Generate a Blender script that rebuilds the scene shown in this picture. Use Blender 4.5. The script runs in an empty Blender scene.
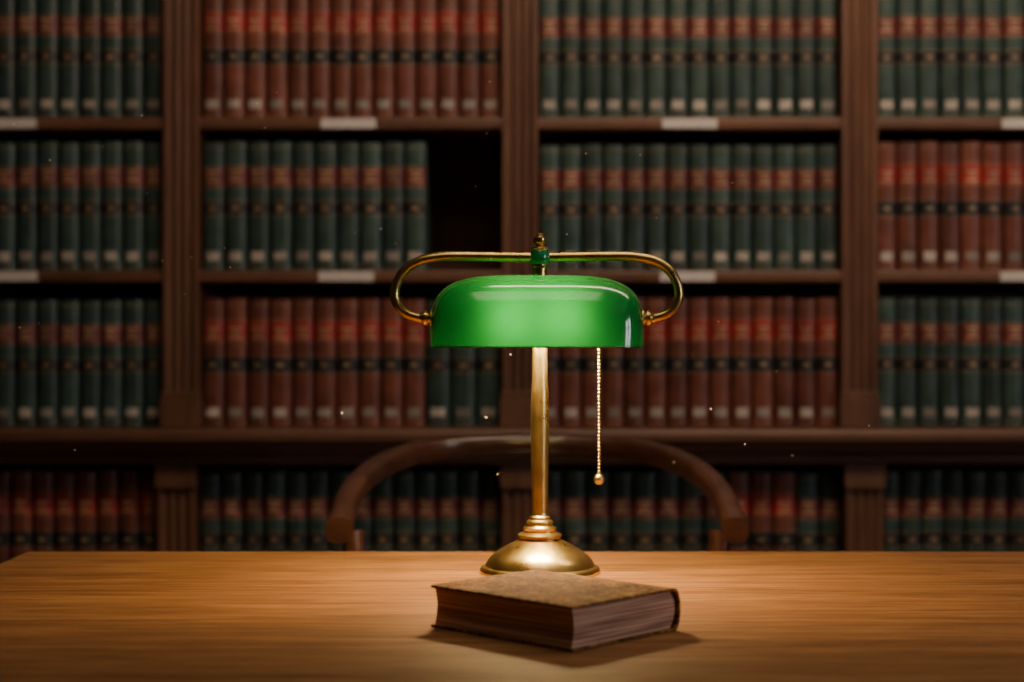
import bpy, math, random
from mathutils import Vector, Matrix
random.seed(7)
D=bpy.data
scn=bpy.context.scene
COL=scn.collection

# ---------------------------------------------------------------- helpers
def empty(name,loc=(0,0,0),rot=0):
    o=D.objects.new(name,None); COL.objects.link(o); o.location=loc; o.rotation_euler=(0,0,rot); o.empty_display_size=.1
    return o
def mesh_obj(name,verts,faces,mats,parent=None,midx=None,smooth=False,bevel=0,autos=None):
    me=D.meshes.new(name); me.from_pydata([tuple(v) for v in verts],[],faces); me.update()
    if not isinstance(mats,(list,tuple)): mats=[mats]
    for m in mats: me.materials.append(m)
    if midx: me.polygons.foreach_set('material_index',midx)
    if smooth: me.polygons.foreach_set('use_smooth',[True]*len(me.polygons))
    o=D.objects.new(name,me); COL.objects.link(o)
    if parent: o.parent=parent
    if bevel:
        b=o.modifiers.new('bev','BEVEL'); b.width=bevel; b.segments=3; b.limit_method='ANGLE'; b.angle_limit=math.radians(40)
    if autos is not None:
        me.set_sharp_from_angle(angle=math.radians(autos))
    return o
class MB:
    def __init__(s): s.v=[];s.f=[];s.m=[]
    def box(s,x0,x1,y0,y1,z0,z1,m=0):
        b=len(s.v)
        s.v+=[(x0,y0,z0),(x1,y0,z0),(x1,y1,z0),(x0,y1,z0),(x0,y0,z1),(x1,y0,z1),(x1,y1,z1),(x0,y1,z1)]
        s.f+=[(b,b+3,b+2,b+1),(b+4,b+5,b+6,b+7),(b,b+1,b+5,b+4),(b+1,b+2,b+6,b+5),(b+2,b+3,b+7,b+6),(b+3,b,b+4,b+7)]
        s.m+=[m]*6
    def prism_z(s,pts,z0,z1,m=0):   # pts ccw in xy
        b=len(s.v);n=len(pts)
        s.v+=[(p[0],p[1],z0) for p in pts]+[(p[0],p[1],z1) for p in pts]
        for i in range(n): s.f.append((b+i,b+(i+1)%n,b+n+(i+1)%n,b+n+i)); s.m.append(m)
        s.f.append(tuple(b+n+i for i in range(n))); s.m.append(m)
        s.f.append(tuple(b+i for i in reversed(range(n)))); s.m.append(m)
    def prism_x(s,pts,x0,x1,m=0):   # pts (y,z)
        b=len(s.v);n=len(pts)
        s.v+=[(x0,p[0],p[1]) for p in pts]+[(x1,p[0],p[1]) for p in pts]
        for i in range(n): s.f.append((b+i,b+(i+1)%n,b+n+(i+1)%n,b+n+i)); s.m.append(m)
        s.f.append(tuple(b+n+i for i in range(n))); s.m.append(m)
        s.f.append(tuple(b+i for i in reversed(range(n)))); s.m.append(m)
    def obj(s,name,mats,parent=None,**k):
        return mesh_obj(name,s.v,s.f,mats,parent,midx=s.m,**k)
def lathe(name,prof,mat,parent=None,seg=64,center=(0,0,0),axis='z'):
    v=[];f=[];n=len(prof)
    for i in range(seg):
        a=2*math.pi*i/seg
        for r,z in prof:
            p=(r*math.cos(a),r*math.sin(a),z)
            if axis=='x': p=(z,r*math.cos(a),r*math.sin(a))
            v.append((p[0]+center[0],p[1]+center[1],p[2]+center[2]))
    for i in range(seg):
        j=(i+1)%seg
        for k in range(n-1): f.append((i*n+k,j*n+k,j*n+k+1,i*n+k+1))
    if prof[0][0]>1e-6: f.append(tuple(i*n for i in reversed(range(seg))))
    if prof[-1][0]>1e-6: f.append(tuple(i*n+n-1 for i in range(seg)))
    return mesh_obj(name,v,f,mat,parent,smooth=True,autos=38)
def crom(P,sub):
    out=[];P=[Vector(p) for p in P];n=len(P)
    for i in range(n-1):
        p0=P[max(i-1,0)] if i>0 else P[0]*2-P[1]
        p1,p2=P[i],P[i+1]
        p3=P[i+2] if i+2<n else P[-1]*2-P[-2]
        for k in range(sub):
            t=k/sub
            out.append(.5*((2*p1)+(p2-p0)*t+(2*p0-5*p1+4*p2-p3)*t*t+(3*p1-p0-3*p2+p3)*t**3))
    out.append(P[-1]); return out
def sweep(name,P,rw,rh,mat,parent=None,sub=8,seg=20,sq=2.0,rf=None):
    C=crom(P,sub) if sub>1 else [Vector(p) for p in P]
    v=[];f=[];n=len(C)
    T0=(C[1]-C[0]).normalized()
    up=Vector((0,0,1)) if abs(T0.z)<.9 else Vector((0,1,0))
    U=(up-T0*up.dot(T0)).normalized()
    for i,c in enumerate(C):
        T=(C[min(i+1,n-1)]-C[max(i-1,0)]).normalized()
        U=(U-T*U.dot(T)).normalized(); S=T.cross(U)
        k=rf(i/(n-1)) if rf else 1
        for j in range(seg):
            a=2*math.pi*j/seg; ca,sa=math.cos(a),math.sin(a)
            x=math.copysign(abs(ca)**(2/sq),ca)*rw*k; y=math.copysign(abs(sa)**(2/sq),sa)*rh*k
            v.append(c+S*x+U*y)
    for i in range(n-1):
        for j in range(seg):
            j2=(j+1)%seg
            f.append((i*seg+j,i*seg+j2,(i+1)*seg+j2,(i+1)*seg+j))
    f.append(tuple(reversed(range(seg)))); f.append(tuple((n-1)*seg+j for j in range(seg)))
    return mesh_obj(name,v,f,mat,parent,smooth=True,autos=50)

# ---------------------------------------------------------------- materials
def newmat(name):
    m=D.materials.new(name); m.use_nodes=True; nt=m.node_tree
    b=nt.nodes['Principled BSDF']; return m,nt,b
def simple(name,col,rough=.5,metal=0,coat=0,noise=0,nscale=40,bump=0,spec=None):
    m,nt,b=newmat(name)
    b.inputs['Roughness'].default_value=rough; b.inputs['Metallic'].default_value=metal
    b.inputs['Coat Weight'].default_value=coat
    if spec is not None: b.inputs['Specular IOR Level'].default_value=spec
    tc=nt.nodes.new('ShaderNodeTexCoord'); n=nt.nodes.new('ShaderNodeTexNoise')
    n.inputs['Scale'].default_value=nscale; n.inputs['Detail'].default_value=6
    nt.links.new(tc.outputs['Object'],n.inputs['Vector'])
    r=nt.nodes.new('ShaderNodeValToRGB')
    r.color_ramp.elements[0].position=.3; r.color_ramp.elements[1].position=.7
    r.color_ramp.elements[0].color=[c*(1-noise) for c in col]+[1]
    r.color_ramp.elements[1].color=[min(1,c*(1+noise)) for c in col]+[1]
    nt.links.new(n.outputs['Fac'],r.inputs['Fac']); nt.links.new(r.outputs['Color'],b.inputs['Base Color'])
    if bump:
        bp=nt.nodes.new('ShaderNodeBump'); bp.inputs['Strength'].default_value=bump; bp.inputs['Distance'].default_value=.002
        nt.links.new(n.outputs['Fac'],bp.inputs['Height']); nt.links.new(bp.outputs['Normal'],b.inputs['Normal'])
    return m
def wood(name,c0,c1,c2,scale=(1,1,1),rough=.4,coat=.0,fine=1.0,fs=7.0,lo=.34,hi=.68,spec=.5):
    m,nt,b=newmat(name); N=nt.nodes; L=nt.links
    tc=N.new('ShaderNodeTexCoord'); mp=N.new('ShaderNodeMapping'); mp.inputs['Scale'].default_value=scale
    L.new(tc.outputs['Object'],mp.inputs['Vector'])
    n1=N.new('ShaderNodeTexNoise'); n1.inputs['Scale'].default_value=1.0; n1.inputs['Detail'].default_value=8; n1.inputs['Roughness'].default_value=.6; n1.inputs['Distortion'].default_value=.6
    n2=N.new('ShaderNodeTexNoise'); n2.inputs['Scale'].default_value=fs; n2.inputs['Detail'].default_value=5; n2.inputs['Roughness'].default_value=.7
    L.new(mp.outputs['Vector'],n1.inputs['Vector']); L.new(mp.outputs['Vector'],n2.inputs['Vector'])
    mx=N.new('ShaderNodeMix'); mx.data_type='FLOAT'; mx.inputs['Factor'].default_value=.45*fine
    L.new(n1.outputs['Fac'],mx.inputs['A']); L.new(n2.outputs['Fac'],mx.inputs['B'])
    r=N.new('ShaderNodeValToRGB'); e=r.color_ramp.elements
    e[0].position=lo; e[0].color=(*c0,1); e[1].position=hi; e[1].color=(*c2,1)
    k=e.new(.5); k.color=(*c1,1)
    L.new(mx.outputs['Result'],r.inputs['Fac']); L.new(r.outputs['Color'],b.inputs['Base Color'])
    b.inputs['Roughness'].default_value=rough; b.inputs['Coat Weight'].default_value=coat; b.inputs['Coat Roughness'].default_value=.25
    b.inputs['Specular IOR Level'].default_value=spec
    bp=N.new('ShaderNodeBump'); bp.inputs['Strength'].default_value=.12; bp.inputs['Distance'].default_value=.001
    L.new(mx.outputs['Result'],bp.inputs['Height']); L.new(bp.outputs['Normal'],b.inputs['Normal'])
    return m
def toned(name,col,rough=.38,spec=.5):
    m,nt,b=newmat(name); N=nt.nodes; L=nt.links
    at=N.new('ShaderNodeAttribute'); at.attribute_name='tone'
    tc=N.new('ShaderNodeTexCoord'); n=N.new('ShaderNodeTexNoise'); n.inputs['Scale'].default_value=25; n.inputs['Detail'].default_value=5
    L.new(tc.outputs['Object'],n.inputs['Vector'])
    mr=N.new('ShaderNodeMapRange'); mr.inputs['To Min'].default_value=.7; mr.inputs['To Max'].default_value=1.3
    mr.inputs['From Min'].default_value=.3; mr.inputs['From Max'].default_value=.7
    L.new(n.outputs['Fac'],mr.inputs['Value'])
    mu=N.new('ShaderNodeMath'); mu.operation='MULTIPLY'; L.new(at.outputs['Fac'],mu.inputs[0]); L.new(mr.outputs['Result'],mu.inputs[1])
    vm=N.new('ShaderNodeVectorMath'); vm.operation='SCALE'; vm.inputs[0].default_value=col
    L.new(mu.outputs[0],vm.inputs['Scale']); L.new(vm.outputs['Vector'],b.inputs['Base Color'])
    b.inputs['Roughness'].default_value=rough; b.inputs['Specular IOR Level'].default_value=spec
    return m

W0,W1,W2=(.075,.034,.020),(.135,.063,.036),(.20,.097,.056)
M_shelf=wood('dark_walnut',W0,W1,W2,scale=(14,14,1.6),rough=.42)
M_shelfh=wood('dark_walnut_horizontal',W0,W1,W2,scale=(1.6,14,14),rough=.42)
M_back=wood('walnut_back_panel',(.06,.024,.014),(.10,.040,.024),(.14,.058,.034),scale=(10,10,1.5),rough=.6)
M_desk=wood('oak_desk_top',(.12,.052,.017),(.27,.128,.044),(.40,.205,.078),scale=(2.6,40,40),rough=.55,coat=0,fine=1.2,fs=3.6,lo=.37,hi=.61,spec=.25)
M_chair=wood('mahogany_chair',(.030,.012,.008),(.058,.024,.015),(.09,.038,.024),scale=(6,6,6),rough=.25,coat=.5)
M_green=toned('green_book_cloth',(.036,.066,.056))
M_red=toned('red_book_cloth',(.150,.050,.034))
M_rlab=toned('dull_red_spine_label',(.150,.040,.036))
M_rlab2=toned('bright_red_spine_label',(.30,.036,.030))
M_blab=toned('black_spine_label',(.024,.024,.024))
M_gold=toned('gilt_rules',(.30,.21,.12),rough=.4)
M_tag=toned('spine_tag',(.40,.36,.31),rough=.6)
M_pages=toned('book_block_paper',(.30,.24,.16),rough=.8)
M_label=simple('shelf_label_card',(.62,.58,.54),rough=.6,noise=.06)
M_wall=simple('plaster_wall',(.12,.085,.06),rough=.85,noise=.1,nscale=6,bump=.1)
M_ceil=simple('ceiling_plaster',(.22,.18,.14),rough=.9,noise=.05,nscale=6)
M_floor=wood('floor_boards',(.05,.022,.012),(.08,.035,.018),(.12,.05,.026),scale=(2,14,14),rough=.4)
M_metal=simple('dark_bronze',(.05,.04,.03),rough=.4,metal=1,noise=.1)

# brass
M_brass,nt,b=newmat('antique_brass')
b.inputs['Metallic'].default_value=1
tc=nt.nodes.new('ShaderNodeTexCoord'); n=nt.nodes.new('ShaderNodeTexNoise'); n.inputs['Scale'].default_value=35; n.inputs['Detail'].default_value=7
nt.links.new(tc.outputs['Object'],n.inputs['Vector'])
r=nt.nodes.new('ShaderNodeValToRGB'); r.color_ramp.elements[0].position=.35; r.color_ramp.elements[1].position=.65
r.color_ramp.elements[0].color=(.68,.48,.16,1); r.color_ramp.elements[1].color=(.88,.66,.26,1)
nt.links.new(n.outputs['Fac'],r.inputs['Fac']); nt.links.new(r.outputs['Color'],b.inputs['Base Color'])
mr=nt.nodes.new('ShaderNodeMapRange'); mr.inputs['To Min'].default_value=.22; mr.inputs['To Max'].default_value=.36
nt.links.new(n.outputs['Fac'],mr.inputs['Value']); nt.links.new(mr.outputs['Result'],b.inputs['Roughness'])

# green cased glass of the shade
M_shade,nt,b=newmat('green_cased_glass')
b.inputs['Base Color'].default_value=(.003,.10,.028,1); b.inputs['Roughness'].default_value=.14
b.inputs['Coat Weight'].default_value=.9; b.inputs['Coat Roughness'].default_value=.08
tr=nt.nodes.new('ShaderNodeBsdfTranslucent'); tr.inputs['Color'].default_value=(.005,.12,.022,1)
mx=nt.nodes.new('ShaderNodeMixShader')
tc=nt.nodes.new('ShaderNodeTexCoord'); n=nt.nodes.new('ShaderNodeTexNoise'); n.inputs['Scale'].default_value=9
nt.links.new(tc.outputs['Object'],n.inputs['Vector'])
mr=nt.nodes.new('ShaderNodeMapRange'); mr.inputs['To Min'].default_value=.055; mr.inputs['To Max'].default_value=.07
nt.links.new(n.outputs['Fac'],mr.inputs['Value']); nt.links.new(mr.outputs['Result'],mx.inputs[0])
out=nt.nodes['Material Output']
nt.links.new(b.outputs[0],mx.inputs[1]); nt.links.new(tr.outputs[0],mx.inputs[2]); nt.links.new(mx.outputs[0],out.inputs['Surface'])
M_reflknob=simple('painted_green_reflection',(.02,.26,.09),rough=.12,coat=1,noise=.1)  # green reflection on the knob, put into the collar's base colour

def emis(name,col,st):
    m,nt,b=newmat(name); b.inputs['Emission Color'].default_value=(*col,1); b.inputs['Emission Strength'].default_value=st
    b.inputs['Base Color'].default_value=(.8,.8,.8,1)
    return m
M_bulb=emis('warm_bulb',(1,.62,.30),780)
M_pane=emis('window_pane_daylight',(.92,.92,1),11.0)

# ---------------------------------------------------------------- room
X0,X1,Y0,Y1,H=-3.2,3.4,-2.2,3.85,3.1
def box_obj(name,x0,x1,y0,y1,z0,z1,mat,parent=None,bevel=0):
    m=MB(); m.box(x0,x1,y0,y1,z0,z1); return m.obj(name,mat,parent,bevel=bevel)
box_obj('floor',X0-.1,X1+.1,Y0-.1,Y1+.1,-.1,0,M_floor)
box_obj('ceiling',X0-.1,X1+.1,Y0-.1,Y1+.1,H,H+.1,M_ceil)
box_obj('wall_back',X0-.1,X1+.1,Y1,Y1+.1,0,H,M_wall)
box_obj('wall_front',X0-.1,X1+.1,Y0-.1,Y0,0,H,M_wall)
box_obj('wall_left',X0-.1,X0,Y0,Y1,0,H,M_wall)
wy0,wy1,wz0,wz1=-.75,.35,.95,2.35
m=MB(); m.box(X1,X1+.1,Y0,wy0,0,H); m.box(X1,X1+.1,wy1,Y1,0,H); m.box(X1,X1+.1,wy0,wy1,0,wz0); m.box(X1,X1+.1,wy0,wy1,wz1,H)
m.obj('wall_right',M_wall)
w=empty('window_1')
m=MB()
m.box(X1-.02,X1+.06,wy0,wy0+.06,wz0,wz1);m.box(X1-.02,X1+.06,wy1-.06,wy1,wz0,wz1)
m.box(X1-.02,X1+.06,wy0,wy1,wz0,wz0+.06);m.box(X1-.02,X1+.06,wy0,wy1,wz1-.06,wz1)
yc=(wy0+wy1)/2; m.box(X1,X1+.04,yc-.12,yc+.12,wz0,wz1); m.box(X1,X1+.04,wy0,wy1,1.60,1.70)
m.obj('frame',M_shelf,w)
box_obj('panes',X1+.045,X1+.055,wy0+.03,wy1-.03,wz0+.03,wz1-.03,M_pane,w)
for nm,a in (('baseboard_left',(X0,X0+.02,Y0,Y1-.4,0,.14)),('baseboard_right',(X1-.02,X1,Y0,Y1-.4,0,.14)),('baseboard_front',(X0+.02,X1-.02,Y0,Y0+.02,0,.14))):
    box_obj(nm,*a,M_shelfh,bevel=.005)

# ---------------------------------------------------------------- bookcase
bc=empty('library_bookcase')
YF=3.49; YB=3.82; SP=.741; XC=.018
posts=[XC+SP*k for k in range(-3,4)]
xa,xb=posts[0]-.045,posts[-1]+.045
LEDGE_T,LEDGE_B=.844,.768
uppers=[1.187,1.521,1.856,2.191]
TOPZ=2.5
def fluted(xc,w,yf,yb,nfl=3,dep=.008):
    hw=w/2
    edge=.010; fw=(w-2*edge)/nfl
    front=[(-hw,yf)]
    for i in range(nfl):
        a=-hw+edge+i*fw+.003; b_=-hw+edge+(i+1)*fw-.003
        for k in range(7):
            t=k/6; front.append((a+(b_-a)*t, yf+dep*math.sin(math.pi*t)**.7 if 0<t<1 else yf))
    front.append((hw,yf))
    return [(xc+p[0],p[1]) for p in front]+[(xc+hw,yb),(xc-hw,yb)]
m=MB()
for x in posts:
    m.prism_z(fluted(x,.078,YF,YB),.92,2.30)
    m.box(x-.044,x+.044,YF-.012,YF+.06,LEDGE_T,.905)
    m.box(x-.0415,x+.0415,YF-.006,YF+.06,.905,.922)
    m.box(x-.044,x+.044,YF-.012,YF+.06,2.30,2.36)
    m.box(x-.039,x+.039,YF+.06,YB,LEDGE_T,.92); m.box(x-.039,x+.039,YF+.06,YB,2.30,2.36)
    m.prism_z(fluted(x,.080,YF-.05,YB,3),.10,.715)
    m.box(x-.044,x+.044,YF-.058,YF,.715,LEDGE_B)
    m.box(x-.040,x+.040,YF,YB,.715,LEDGE_B)
    m.box(x-.046,x+.046,YF-.060,YF,0,.10)
m.obj('pilasters',M_shelf,bc,bevel=.002)
m=MB()
def board(x0,x1,zt,th,yf,yb):
    r=.006
    m.prism_x([(yf+r,zt-th),(yb,zt-th),(yb,zt),(yf+r,zt),(yf+.001,zt-r*.5),(yf,zt-r),(yf,zt-th+r),(yf+.002,zt-th+r*.4)][::-1],x0,x1)
for i in range(len(posts)-1):
    a,b_=posts[i]+.039,posts[i+1]-.039
    for z in uppers: board(a,b_,z,.028,YF+.006,YB-.012)
    for z in (.462,.12): board(a,b_,z,.028,YF-.04,YB-.012)
m.prism_x([(YB,LEDGE_B),(YF-.065,LEDGE_B),(YF-.068,.776),(YF-.068,.786),(YF-.080,.790),(YF-.092,.800),(YF-.098,.812),(YF-.104,.815),(YF-.110,.822),(YF-.110,.836),(YF-.105,.843),(YF-.098,LEDGE_T),(YB,LEDGE_T)][::-1],xa-.05,xb+.05)
m.box(xa,xb,YF-.03,YB,0,.092)
m.prism_x([(YB,2.36),(YF-.012,2.36),(YF-.02,2.38),(YF-.05,2.42),(YF-.06,2.46),(YF-.08,2.47),(YF-.08,TOPZ),(YB,TOPZ)][::-1],xa-.03,xb+.03)
m.obj('shelf_boards',M_shelfh,bc)
box_obj('back_panel',xa,xb,YB-.012,YB,.1,2.36,M_back,bc)
m=MB()
for i in range(len(posts)-1):
    xc=(posts[i]+posts[i+1])/2
    for z in uppers:
        dx=random.uniform(-.006,.006)-.004
        m.box(xc+dx-.060,xc+dx+.060,YF+.0035,YF+.0065,z-.024,z-.003)
m.obj('shelf_labels',M_label,bc)

# ---------------------------------------------------------------- law books (one mesh)
V=[];F=[];MI=[];TO=[]
MATS=[M_green,M_red,M_rlab,M_blab,M_gold,M_tag,M_pages,M_rlab2]
def patch(prof,ks,z1,z2,mi,tone):
    b=len(V); n=len(ks)
    for z in (z1,z2):
        for k in ks: V.append((prof[k][0],prof[k][1]-.0007,z))
    for i in range(n-1):
        F.append((b+i,b+i+1,b+n+1+i,b+n+i)); MI.append(mi); TO.append(tone)
def add_book(x0,w,z0,h,yf,dep,kind,tone):
    body=kind; lab=2 if kind==0 else 7
    if kind==0:
        lv=[0,.03,.036,.43,.437,.53,.537,.645,.652,.80,.807,.955,.961,1.0]
        mt=[body,4,body,4,3,4,body,4,lab,4,body,4,body]
    else:
        lv=[0,.03,.036,.42,.427,.54,.547,.665,.672,.83,.837,.955,.961,1.0]
        mt=[body,4,body,4,3,4,body,4,lab,4,body,4,body]
    n=11; base=len(V); prof=[]
    for k in range(n):
        t=k/(n-1); a=math.pi*t
        prof.append((x0+w/2-math.cos(a)*w/2*.985, yf+.013*(1-math.sin(a)**.9)))
    for l in lv:
        for p in prof: V.append((p[0],p[1],z0+h*l))
    for i in range(len(lv)-1):
        for k in range(n-1):
            F.append((base+i*n+k,base+i*n+k+1,base+(i+1)*n+k+1,base+(i+1)*n+k)); MI.append(mt[i]); TO.append(tone*(.8 if mt[i]==4 else 1))
    b=len(V); xA,xB=prof[0][0],prof[-1][0]; ya=prof[0][1]; yb=yf+dep
    V.extend([(xA,ya,z0),(xB,ya,z0),(xB,yb,z0),(xA,yb,z0),(xA,ya,z0+h),(xB,ya,z0+h),(xB,yb,z0+h),(xA,yb,z0+h)])
    for fc,mm in (((b,b+3,b+7,b+4),body),((b+1,b+5,b+6,b+2),body),((b+2,b+6,b+7,b+3),body),((b+4,b+5,b+6,b+7),6),((b,b+1,b+2,b+3),body)):
        F.append(fc); MI.append(mm); TO.append(tone)
    F.append(tuple(base+(len(lv)-1)*n+k for k in range(n))); MI.append(body); TO.append(tone)
    for zf in (.76,.725,.69):
        ks=(3,4,5,6,7) if zf!=.725 else (4,5,6)
        patch(prof,ks,z0+h*zf,z0+h*(zf+.016),4,tone*1.25)
    patch(prof,(4,5,6),z0+h*.47,z0+h*.495,4,tone)
    patch(prof,(3,4,5,6,7),z0+h*(.075+random.uniform(-.004,.004)),z0+h*.145,5,random.uniform(.45,1.15))
def fill(bay,z0,segs,yf,h):
    a=posts[bay]+.041; b_=posts[bay+1]-.041; W=b_-a; x=a; 
    for fe,kind in segs:
        xe=a+W*fe
        if kind is None: x=xe; continue
        n=max(1,round((xe-x)/.0485)); ww=(xe-x)/n
        hh=h*random.uniform(.985,1.01)
        for i in range(n):
            add_book(x+i*ww+.0006,ww-.0012,z0,hh+random.uniform(-.0015,.0015),yf+random.uniform(0,.005),.2,kind,random.uniform(.75,1.25))
        x=xe
G,R=0,1
yb_=YF+.022
rows={
 LEDGE_T:[[(1,G)],[(1,G)],[(.745,R),(1,G)],[(1,R)],[(1,G)],[(1,R)]],
 1.187:[[(1,R)],[(1,G)],[(.75,G),(1,None)],[(1,G)],[(1,R)],[(1,G)]],
 1.521:[[(1,G)],[(1,G)],[(1,R)],[(1,G)],[(1,G)],[(1,G)]],
 1.856:[[(1,R)],[(1,G)],[(1,R)],[(.6,G),(1,R)],[(1,G)],[(1,R)]],
}
for z,row in rows.items():
    for bay,s in enumerate(row): fill(bay,z+.0005,s,yb_,.280)
low={.462:[[(1,G)],[(1,R)],[(1,G)],[(.62,G),(.85,R),(1,G)],[(1,G)],[(1,R)]],
     .12:[[(1,G)],[(1,G)],[(1,R)],[(1,G)],[(1,R)],[(1,G)]]}
for z,row in low.items():
    for bay,s in enumerate(row): fill(bay,z+.0005,s,YF-.015,.284)
o=mesh_obj('law_books',V,F,MATS,midx=MI)
at=o.data.attributes.new('tone','FLOAT','FACE'); at.data.foreach_set('value',TO)
o.data.polygons.foreach_set('use_smooth',[True]*len(F)); o.data.set_sharp_from_angle(angle=math.radians(45))

# ---------------------------------------------------------------- desk
desk=empty('writing_desk')
TX0,TX1,TY0,TY1,TZ=-.652,1.02,1.10,2.148,.75
m=MB(); m.box(TX0,TX1,TY0,TY1,TZ-.032,TZ); m.obj('top',M_desk,desk,bevel=.005)
m=MB()
a=.05
m.box(TX0+a,TX1-a,TY0+a,TY0+a+.022,TZ-.14,TZ-.032); m.box(TX0+a,TX1-a,TY1-a-.022,TY1-a,TZ-.14,TZ-.032)
m.box(TX0+a,TX0+a+.022,TY0+a,TY1-a,TZ-.14,TZ-.032); m.box(TX1-a-.022,TX1-a,TY0+a,TY1-a,TZ-.14,TZ-.032)
m.obj('apron',M_desk,desk,bevel=.002)
m=MB()
for (x,y) in ((TX0+.08,TY0+.08),(TX1-.08,TY0+.08),(TX0+.08,TY1-.08),(TX1-.08,TY1-.08)):
    b=len(m.v); h1,h2=.024,.036
    for z,hh in ((0,h1),(TZ-.16,h2),(TZ-.032,h2)):
        m.v+=[(x-hh,y-hh,z),(x+hh,y-hh,z),(x+hh,y+hh,z),(x-hh,y+hh,z)]
    for l in (0,1):
        for k in range(4): m.f.append((b+4*l+k,b+4*l+(k+1)%4,b+4*l+4+(k+1)%4,b+4*l+4+k)); m.m.append(0)
    m.f.append((b+3,b+2,b+1,b)); m.m.append(0); m.f.append((b+8,b+9,b+10,b+11)); m.m.append(0)
m.obj('legs',M_desk,desk,bevel=.003)
m=MB()
for i in range(3):
    x0=TX0+.14+i*.47; m.box(x0,x0+.44,TY0+a-.006,TY0+a+.002,TZ-.128,TZ-.042)
m.obj('drawer_fronts',M_desk,desk,bevel=.003)
for i in range(3):
    lathe('drawer_knob_%d'%(i+1),[(0,-.022),(.008,-.021),(.011,-.016),(.008,-.010),(.005,-.004),(.006,0)],M_brass,desk,seg=24).matrix_local=Matrix.Translation((TX0+.36+i*.47,TY0+a-.006,TZ-.085))@Matrix.Rotation(math.radians(-90),4,'X')

# ---------------------------------------------------------------- armchair with horseshoe rail
ch=empty('horseshoe_armchair',(.036,2.42,0))
half=[(-.286,-.085,.766),(-.284,.03,.795),(-.263,.13,.820),(-.222,.23,.838),(-.155,.30,.850),(-.065,.328,.854)]
P=half+[(0,.331,.855)]+[(-x,y,z) for x,y,z in reversed(half)]
sweep('top_rail',P,.018,.0190,M_chair,ch,sub=10,seg=28,sq=2.8)
for s in (-1,1):
    sweep('arm_end',[(s*.286,-.115,.759),(s*.2865,-.10,.762),(s*.286,-.075,.768)],.0195,.0195,M_chair,ch,sub=4,seg=24,sq=3)
    sweep('front_leg',[(s*.272,-.05,.752),(s*.268,-.055,.68),(s*.258,-.07,.56),(s*.250,-.09,.44),(s*.245,-.11,.2),(s*.250,-.125,0)],.0165,.0165,M_chair,ch,sub=8,seg=20)
    sweep('rear_leg',[(s*.19,.20,.44),(s*.195,.22,.25),(s*.21,.26,0)],.017,.017,M_chair,ch,sub=8,seg=20)
    sweep('side_stretcher',[(s*.246,-.11,.22),(s*.20,.225,.22)],.010,.010,M_chair,ch,sub=2,seg=14)
    sweep('side_brace',[(s*.258,-.06,.60),(s*.252,.04,.57),(s*.235,.14,.51),(s*.20,.20,.445)],.010,.012,M_chair,ch,sub=8,seg=16)
sweep('front_stretcher',[(-.246,-.10,.26),(.246,-.10,.26)],.010,.010,M_chair,ch,sub=2,seg=14)
n=48; m=MB(); pts=[]
for i in range(n):
    t=2*math.pi*i/n; c,s_=math.cos(t),math.sin(t)
    pts.append((math.copysign(abs(c)**.75,c)*.262,.06+math.copysign(abs(s_)**.75,s_)*.21))
m.prism_z(pts,.43,.465); m.obj('seat',M_chair,ch,bevel=.008)

# ---------------------------------------------------------------- banker's lamp
LX,LY=.034,1.951
lamp=empty('bankers_desk_lamp',(LX,LY,TZ))
k=1/820.
def zz(y): return (572-y)*k
prof=[(0,0),(60,0),(60.5,1.5),(60,4),(58,6),(55,7),(54,9),(52,13),(47,18),(40,23),(32,27.5),(25,31),(21,33),(20.5,34.5),(22,36),(22,38),(19,39.5),(15.5,41),(16.5,43),(16.5,45),(13.5,46.5),(12.5,48.5),(13.5,50),(13,51.5),(10.5,53),(10.5,55.5),(8.5,57),(7.8,60)]
lathe('base',[(r*k,z*k) for r,z in prof],M_brass,lamp,seg=96)
lathe('stem',[(7.8*k,zz(516)),(8.4*k,zz(470)),(9.1*k,zz(420)),(8.7*k,zz(395)),(7.5*k,zz(378)),(7.2*k,zz(345)),(7.2*k,zz(262))],M_brass,lamp,seg=40)
lathe('hub',[(0,zz(268)),(7.5*k,zz(268)),(8*k,zz(266)),(8*k,zz(264.5)),(6*k,zz(264))],M_brass,lamp,seg=40)
lathe('collar',[(0,zz(264.2)),(8.5*k,zz(264)),(10*k,zz(262)),(10.3*k,zz(257)),(10*k,zz(252)),(8.5*k,zz(250)),(0,zz(249.8))],M_reflknob,lamp,seg=40)
lathe('finial',[(0,zz(250)),(9*k,zz(250)),(9.6*k,zz(248.5)),(9*k,zz(247)),(5*k,zz(246.2)),(4*k,zz(245)),(5*k,zz(244)),(6.3*k,zz(242.5)),(6.8*k,zz(240)),(6.2*k,zz(237.6)),(4*k,zz(236)),(3.3*k,zz(235.4)),(3.6*k,zz(234.4)),(2.4*k,zz(233.2)),(0,zz(232.8))],M_brass,lamp,seg=40)
cx=-3.0*k
def arm(s):
    pts=[(8,257),(40,256.5),(80,256),(100,257),(118,261),(132,270),(140,283),(142,297),(137,308),(128,314.5),(117,317.5),(108,318)]
    out=[]
    for x,y in pts:
        xx=x*s+ (-3 if x>30 else 0)
        out.append((xx*k,0,zz(y)))
    return out
for s in (-1,1):
    sweep('arm_left' if s<0 else 'arm_right',arm(s),4.8*k,4.8*k,M_brass,lamp,sub=8,seg=20)
    x0=cx+s*106.5*k
    pr=[(0,-3),(9,-3),(9.5,-1.5),(9,0),(6,.6),(5.5,2),(7.5,3),(8,5),(7.5,7),(5.5,8),(5,11),(0,11)]
    o=lathe('end_fitting',[(r*k,z*k) for r,z in pr],M_brass,lamp,seg=32,axis='x')
    o.matrix_local=Matrix.Translation((x0,0,zz(317.8)))@(Matrix.Rotation(math.pi,4,'Z') if s<0 else Matrix.Identity(4))
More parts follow.
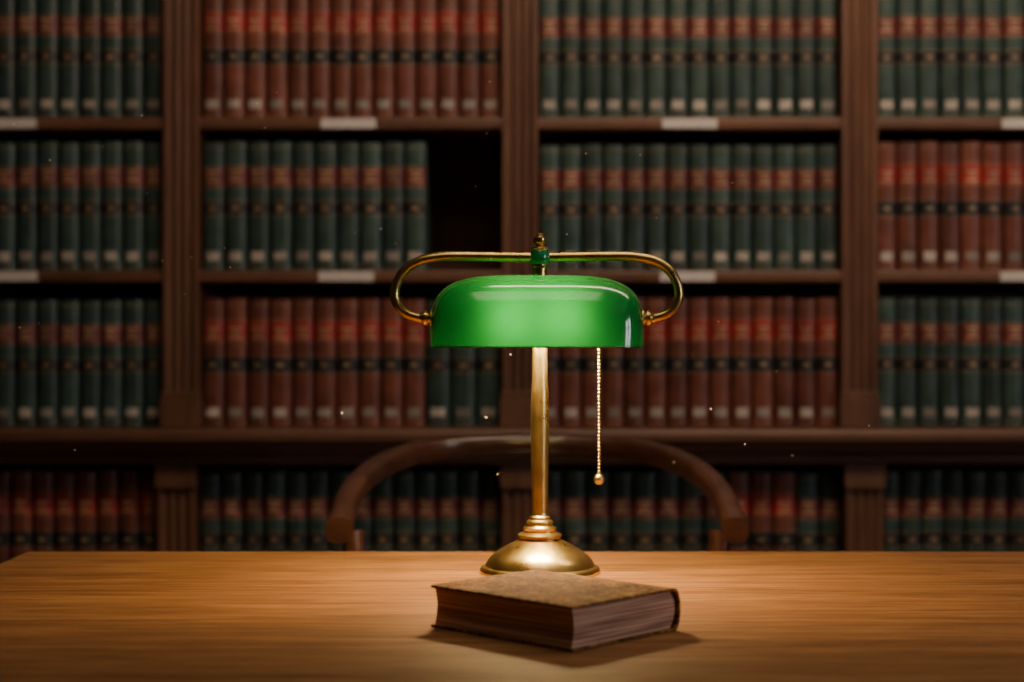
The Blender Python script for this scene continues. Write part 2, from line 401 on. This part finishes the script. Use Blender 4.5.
# shade
W,Dp,Hs=106.5*k,.062,72*k; pw,pd,pp=4.0,2.35,3.6
zb=zz(347)
nr,ns=44,128; v=[];f=[]
for i in range(nr):
    a_=(math.pi/2)*i/(nr)
    t=math.sin(a_)**(2/pw) if i else 0
    w_=W*(max(0,1-t**pw))**(1/pw); d_=Dp*(max(0,1-t**pd))**(1/pd)
    if t<.35:
        fl=1-.010*(1-t/.35)**2; w_*=fl
    for j in range(ns):
        b_=2*math.pi*j/ns; c,s_=math.cos(b_),math.sin(b_)
        v.append((cx+math.copysign(abs(c)**(2/pp),c)*w_, math.copysign(abs(s_)**(2/pp),s_)*d_, zb+Hs*t))
for i in range(nr-1):
    for j in range(ns):
        j2=(j+1)%ns; f.append((i*ns+j,i*ns+j2,(i+1)*ns+j2,(i+1)*ns+j))
v.append((cx,0,zb+Hs)); tip=len(v)-1
for j in range(ns): f.append(((nr-1)*ns+j,(nr-1)*ns+(j+1)%ns,tip))
mesh_obj('shade',v,f,M_shade,lamp,smooth=True)
rim=[(cx+math.copysign(abs(math.cos(t))**(2/pp),math.cos(t))*W*.989, math.copysign(abs(math.sin(t))**(2/pp),math.sin(t))*(Dp-.0006), zb+.0004) for t in [2*math.pi*j/128 for j in range(129)]]
sweep('shade_rim',rim,.0011,.0011,M_shade,lamp,sub=1,seg=8)
sweep('inner_bar',[(cx-104*k,0,zz(317.8)),(cx+104*k,0,zz(317.8))],.003,.003,M_brass,lamp,sub=1,seg=12)
for s in (-1,1):
    RM=Matrix.Rotation(math.pi,4,'Z') if s>0 else Matrix.Identity(4)
    lathe('socket',[(0,0),(.010,0),(.011,.004),(.011,.022),(.009,.026),(0,.026)],M_brass,lamp,seg=24,axis='x').matrix_local=Matrix.Translation((cx+s*.080,-.024,zz(322)))@RM
    sweep('socket_bracket',[(cx+s*.082,0,zz(318)),(cx+s*.082,-.024,zz(321))],.003,.003,M_brass,lamp,sub=1,seg=10)
    lathe('bulb',[(0,.0),(.009,.0),(.010,.006),(.0135,.016),(.0145,.026),(.013,.037),(.008,.045),(0,.048)],M_bulb,lamp,seg=24,axis='x').matrix_local=Matrix.Translation((cx+s*.055,-.024,zz(324)))@RM
m_v=[];m_f=[]
cxx=59.5*k; 
def uvs(c,r,rings=6,seg=10):
    b=len(m_v)
    for i in range(rings+1):
        p=math.pi*i/rings
        for j in range(seg):
            q=2*math.pi*j/seg; m_v.append((c[0]+r*math.sin(p)*math.cos(q),c[1]+r*math.sin(p)*math.sin(q),c[2]+r*math.cos(p)))
    for i in range(rings):
        for j in range(seg):
            m_f.append((b+i*seg+j,b+(i+1)*seg+j,b+(i+1)*seg+(j+1)%seg,b+i*seg+(j+1)%seg))
y=321.0
while y<474:
    uvs((cxx,.006,zz(y)),1.75*k); y+=3.6
mesh_obj('pull_chain_beads',m_v,m_f,M_brass,lamp,smooth=True)
sweep('pull_chain_cord',[(cxx,.006,zz(319)),(cxx,.006,zz(476))],.0006,.0006,M_brass,lamp,sub=1,seg=8)
lathe('pull_knob',[(0,zz(471)),(1.6*k,zz(471.5)),(2.2*k,zz(473)),(2.6*k,zz(474.5)),(4.6*k,zz(476)),(5.6*k,zz(479)),(5.0*k,zz(482.3)),(2.8*k,zz(484.5)),(0,zz(485))],M_brass,lamp,seg=28,center=(cxx,.006,0))

# ---------------------------------------------------------------- the old book on the desk
M_leather,nt,b=newmat('worn_brown_leather'); N=nt.nodes; L=nt.links
tc=N.new('ShaderNodeTexCoord'); n1=N.new('ShaderNodeTexNoise'); n1.inputs['Scale'].default_value=26; n1.inputs['Detail'].default_value=12; n1.inputs['Roughness'].default_value=.85
n2=N.new('ShaderNodeTexNoise'); n2.inputs['Scale'].default_value=170; n2.inputs['Detail'].default_value=5; n2.inputs['Roughness'].default_value=.8
L.new(tc.outputs['Object'],n1.inputs['Vector']); L.new(tc.outputs['Object'],n2.inputs['Vector'])
mx=N.new('ShaderNodeMix'); mx.data_type='FLOAT'; mx.inputs['Factor'].default_value=.45
L.new(n1.outputs['Fac'],mx.inputs['A']); L.new(n2.outputs['Fac'],mx.inputs['B'])
r=N.new('ShaderNodeValToRGB'); e=r.color_ramp.elements; e[0].position=.43; e[0].color=(.040,.016,.006,1); e[1].position=.59; e[1].color=(.55,.27,.09,1)
q=e.new(.51); q.color=(.20,.088,.030,1)
L.new(mx.outputs['Result'],r.inputs['Fac']); L.new(r.outputs['Color'],b.inputs['Base Color']); b.inputs['Roughness'].default_value=.7
b.inputs['Specular IOR Level'].default_value=.15
bp=N.new('ShaderNodeBump'); bp.inputs['Strength'].default_value=.7; bp.inputs['Distance'].default_value=.002
L.new(mx.outputs['Result'],bp.inputs['Height']); L.new(bp.outputs['Normal'],b.inputs['Normal'])
M_aged,nt,b=newmat('aged_page_edges'); N=nt.nodes; L=nt.links
tc=N.new('ShaderNodeTexCoord'); mp=N.new('ShaderNodeMapping'); mp.inputs['Scale'].default_value=(8,8,700)
n1=N.new('ShaderNodeTexNoise'); n1.inputs['Scale'].default_value=1; n1.inputs['Detail'].default_value=4
L.new(tc.outputs['Object'],mp.inputs['Vector']); L.new(mp.outputs['Vector'],n1.inputs['Vector'])
r=N.new('ShaderNodeValToRGB'); e=r.color_ramp.elements; e[0].position=.38; e[0].color=(.26,.12,.07,1); e[1].position=.62; e[1].color=(.74,.46,.30,1)
L.new(n1.outputs['Fac'],r.inputs['Fac']); L.new(r.outputs['Color'],b.inputs['Base Color']); b.inputs['Roughness'].default_value=.7
bp=N.new('ShaderNodeBump'); bp.inputs['Strength'].default_value=.5; bp.inputs['Distance'].default_value=.0006
L.new(n1.outputs['Fac'],bp.inputs['Height']); L.new(bp.outputs['Normal'],b.inputs['Normal'])

bk=empty('leather_bound_book',(.041,1.5695,TZ),math.radians(-44))
bl,bw,bt=.188,.156,.0415; ct=.0028
m=MB()
for z0 in (0,bt-ct):
    m.box(-bl/2,bl/2,-bw/2,bw/2-.006,z0,z0+ct)
m.obj('covers',M_leather,bk,bevel=.0012)
out=[];inn=[]
for i in range(17):
    a_=-math.pi/2+math.pi*i/16; c_=max(0,math.cos(a_))
    out.append((bw/2-.0075+.0100*c_**.8, bt/2+bt/2*math.sin(a_)))
    inn.append((bw/2-.0095+.0085*c_**.8, bt/2+(bt/2-ct)*math.sin(a_)))
m=MB(); m.prism_x(out+inn[::-1],-bl/2,bl/2); 
m.obj('spine',M_leather,bk)
zb0,zb1=ct,bt-ct
N_=10
fore=[(-bw/2+.0035+.003*math.sin(math.pi*i/N_), zb1-(zb1-zb0)*i/N_) for i in range(N_+1)]
sps=[(bw/2-.0105+.0085*max(0,math.sin(math.pi*i/N_))**.8, zb0+(zb1-zb0)*i/N_) for i in range(N_+1)]
m=MB(); m.prism_x(fore+sps,-bl/2+.0035,bl/2-.0035); m.obj('page_block',M_aged,bk)

# ---------------------------------------------------------------- dust motes in the lamp light
M_dust=simple('dust',(.9,.86,.8),rough=.9,noise=.05)
m_v=[];m_f=[]
for i in range(44):
    uvs((random.uniform(-.62,.42),random.uniform(1.8,2.2),random.uniform(.86,1.38)),random.uniform(.0007,.0012),4,6)
mesh_obj('dust_motes',m_v,m_f,M_dust,smooth=True)

# ---------------------------------------------------------------- lights
def area(name,loc,rot,sx,sy,e,col,parent=None):
    l=D.lights.new(name,'AREA'); l.shape='RECTANGLE'; l.size=sx; l.size_y=sy; l.energy=e; l.color=col
    o=D.objects.new(name,l); COL.objects.link(o); o.location=loc; o.rotation_euler=[math.radians(a) for a in rot]
    if parent: o.parent=parent
    return o
def fixture(name,x,y,z,sx,sy,e,col,rot=(0,0,0),dz=.06,dy=0):
    p=empty(name)
    m=MB(); t=.03
    m.box(x-sx/2-t,x+sx/2+t,y-sy/2-t+dy,y+sy/2+t+dy,z+dz,z+dz+.04)
    m.box(x-.01,x+.01,y-.01+dy,y+.01+dy,z+dz+.04,H)
    m.obj('housing',M_metal,p)
    area('lamp_panel',(x,y,z),rot,sx,sy,e,col,p)
fixture('ceiling_light',.05,1.12,2.75,1.0,.8,4.8,(1,.80,.60))
fixture('ceiling_light.001',.8,2.0,2.8,1.9,.2,33,(1,.74,.53),rot=(60,0,0),dz=.11)
p=empty('added_pool_spot',(-.12,1.40,2.95))  # added spot and housing, only to strengthen the warm pool on the desk
o=lathe('added_spot_can',[(.045,-.02),(.05,-.02),(.05,.10),(.02,.12),(.012,.15),(0,.15)],M_metal,p,seg=32)
l=D.lights.new('added_spot_beam','SPOT'); l.energy=155; l.color=(1,.74,.40); l.spot_size=math.radians(25); l.spot_blend=1; l.shadow_soft_size=.04
o=D.objects.new('added_spot_beam',l); COL.objects.link(o); o.parent=p; o.location=(0,0,-.03)
d=Vector((.05,1.76,.75))-Vector((-.12,1.40,2.92)); o.rotation_euler=d.to_track_quat('-Z','Y').to_euler()

wd=D.worlds.new('World'); scn.world=wd; wd.use_nodes=True
wd.node_tree.nodes['Background'].inputs[0].default_value=(.5,.4,.3,1); wd.node_tree.nodes['Background'].inputs[1].default_value=.05

# ---------------------------------------------------------------- camera
cd=D.cameras.new('camera'); cam=D.objects.new('camera',cd); COL.objects.link(cam)
cam.location=(0,0,1.032); cam.rotation_euler=(math.radians(90),0,0)
cd.sensor_width=36; cd.lens=56.25; cd.clip_start=.05
cd.dof.use_dof=True; cd.dof.focus_distance=1.80; cd.dof.aperture_fstop=3.2
scn.camera=cam
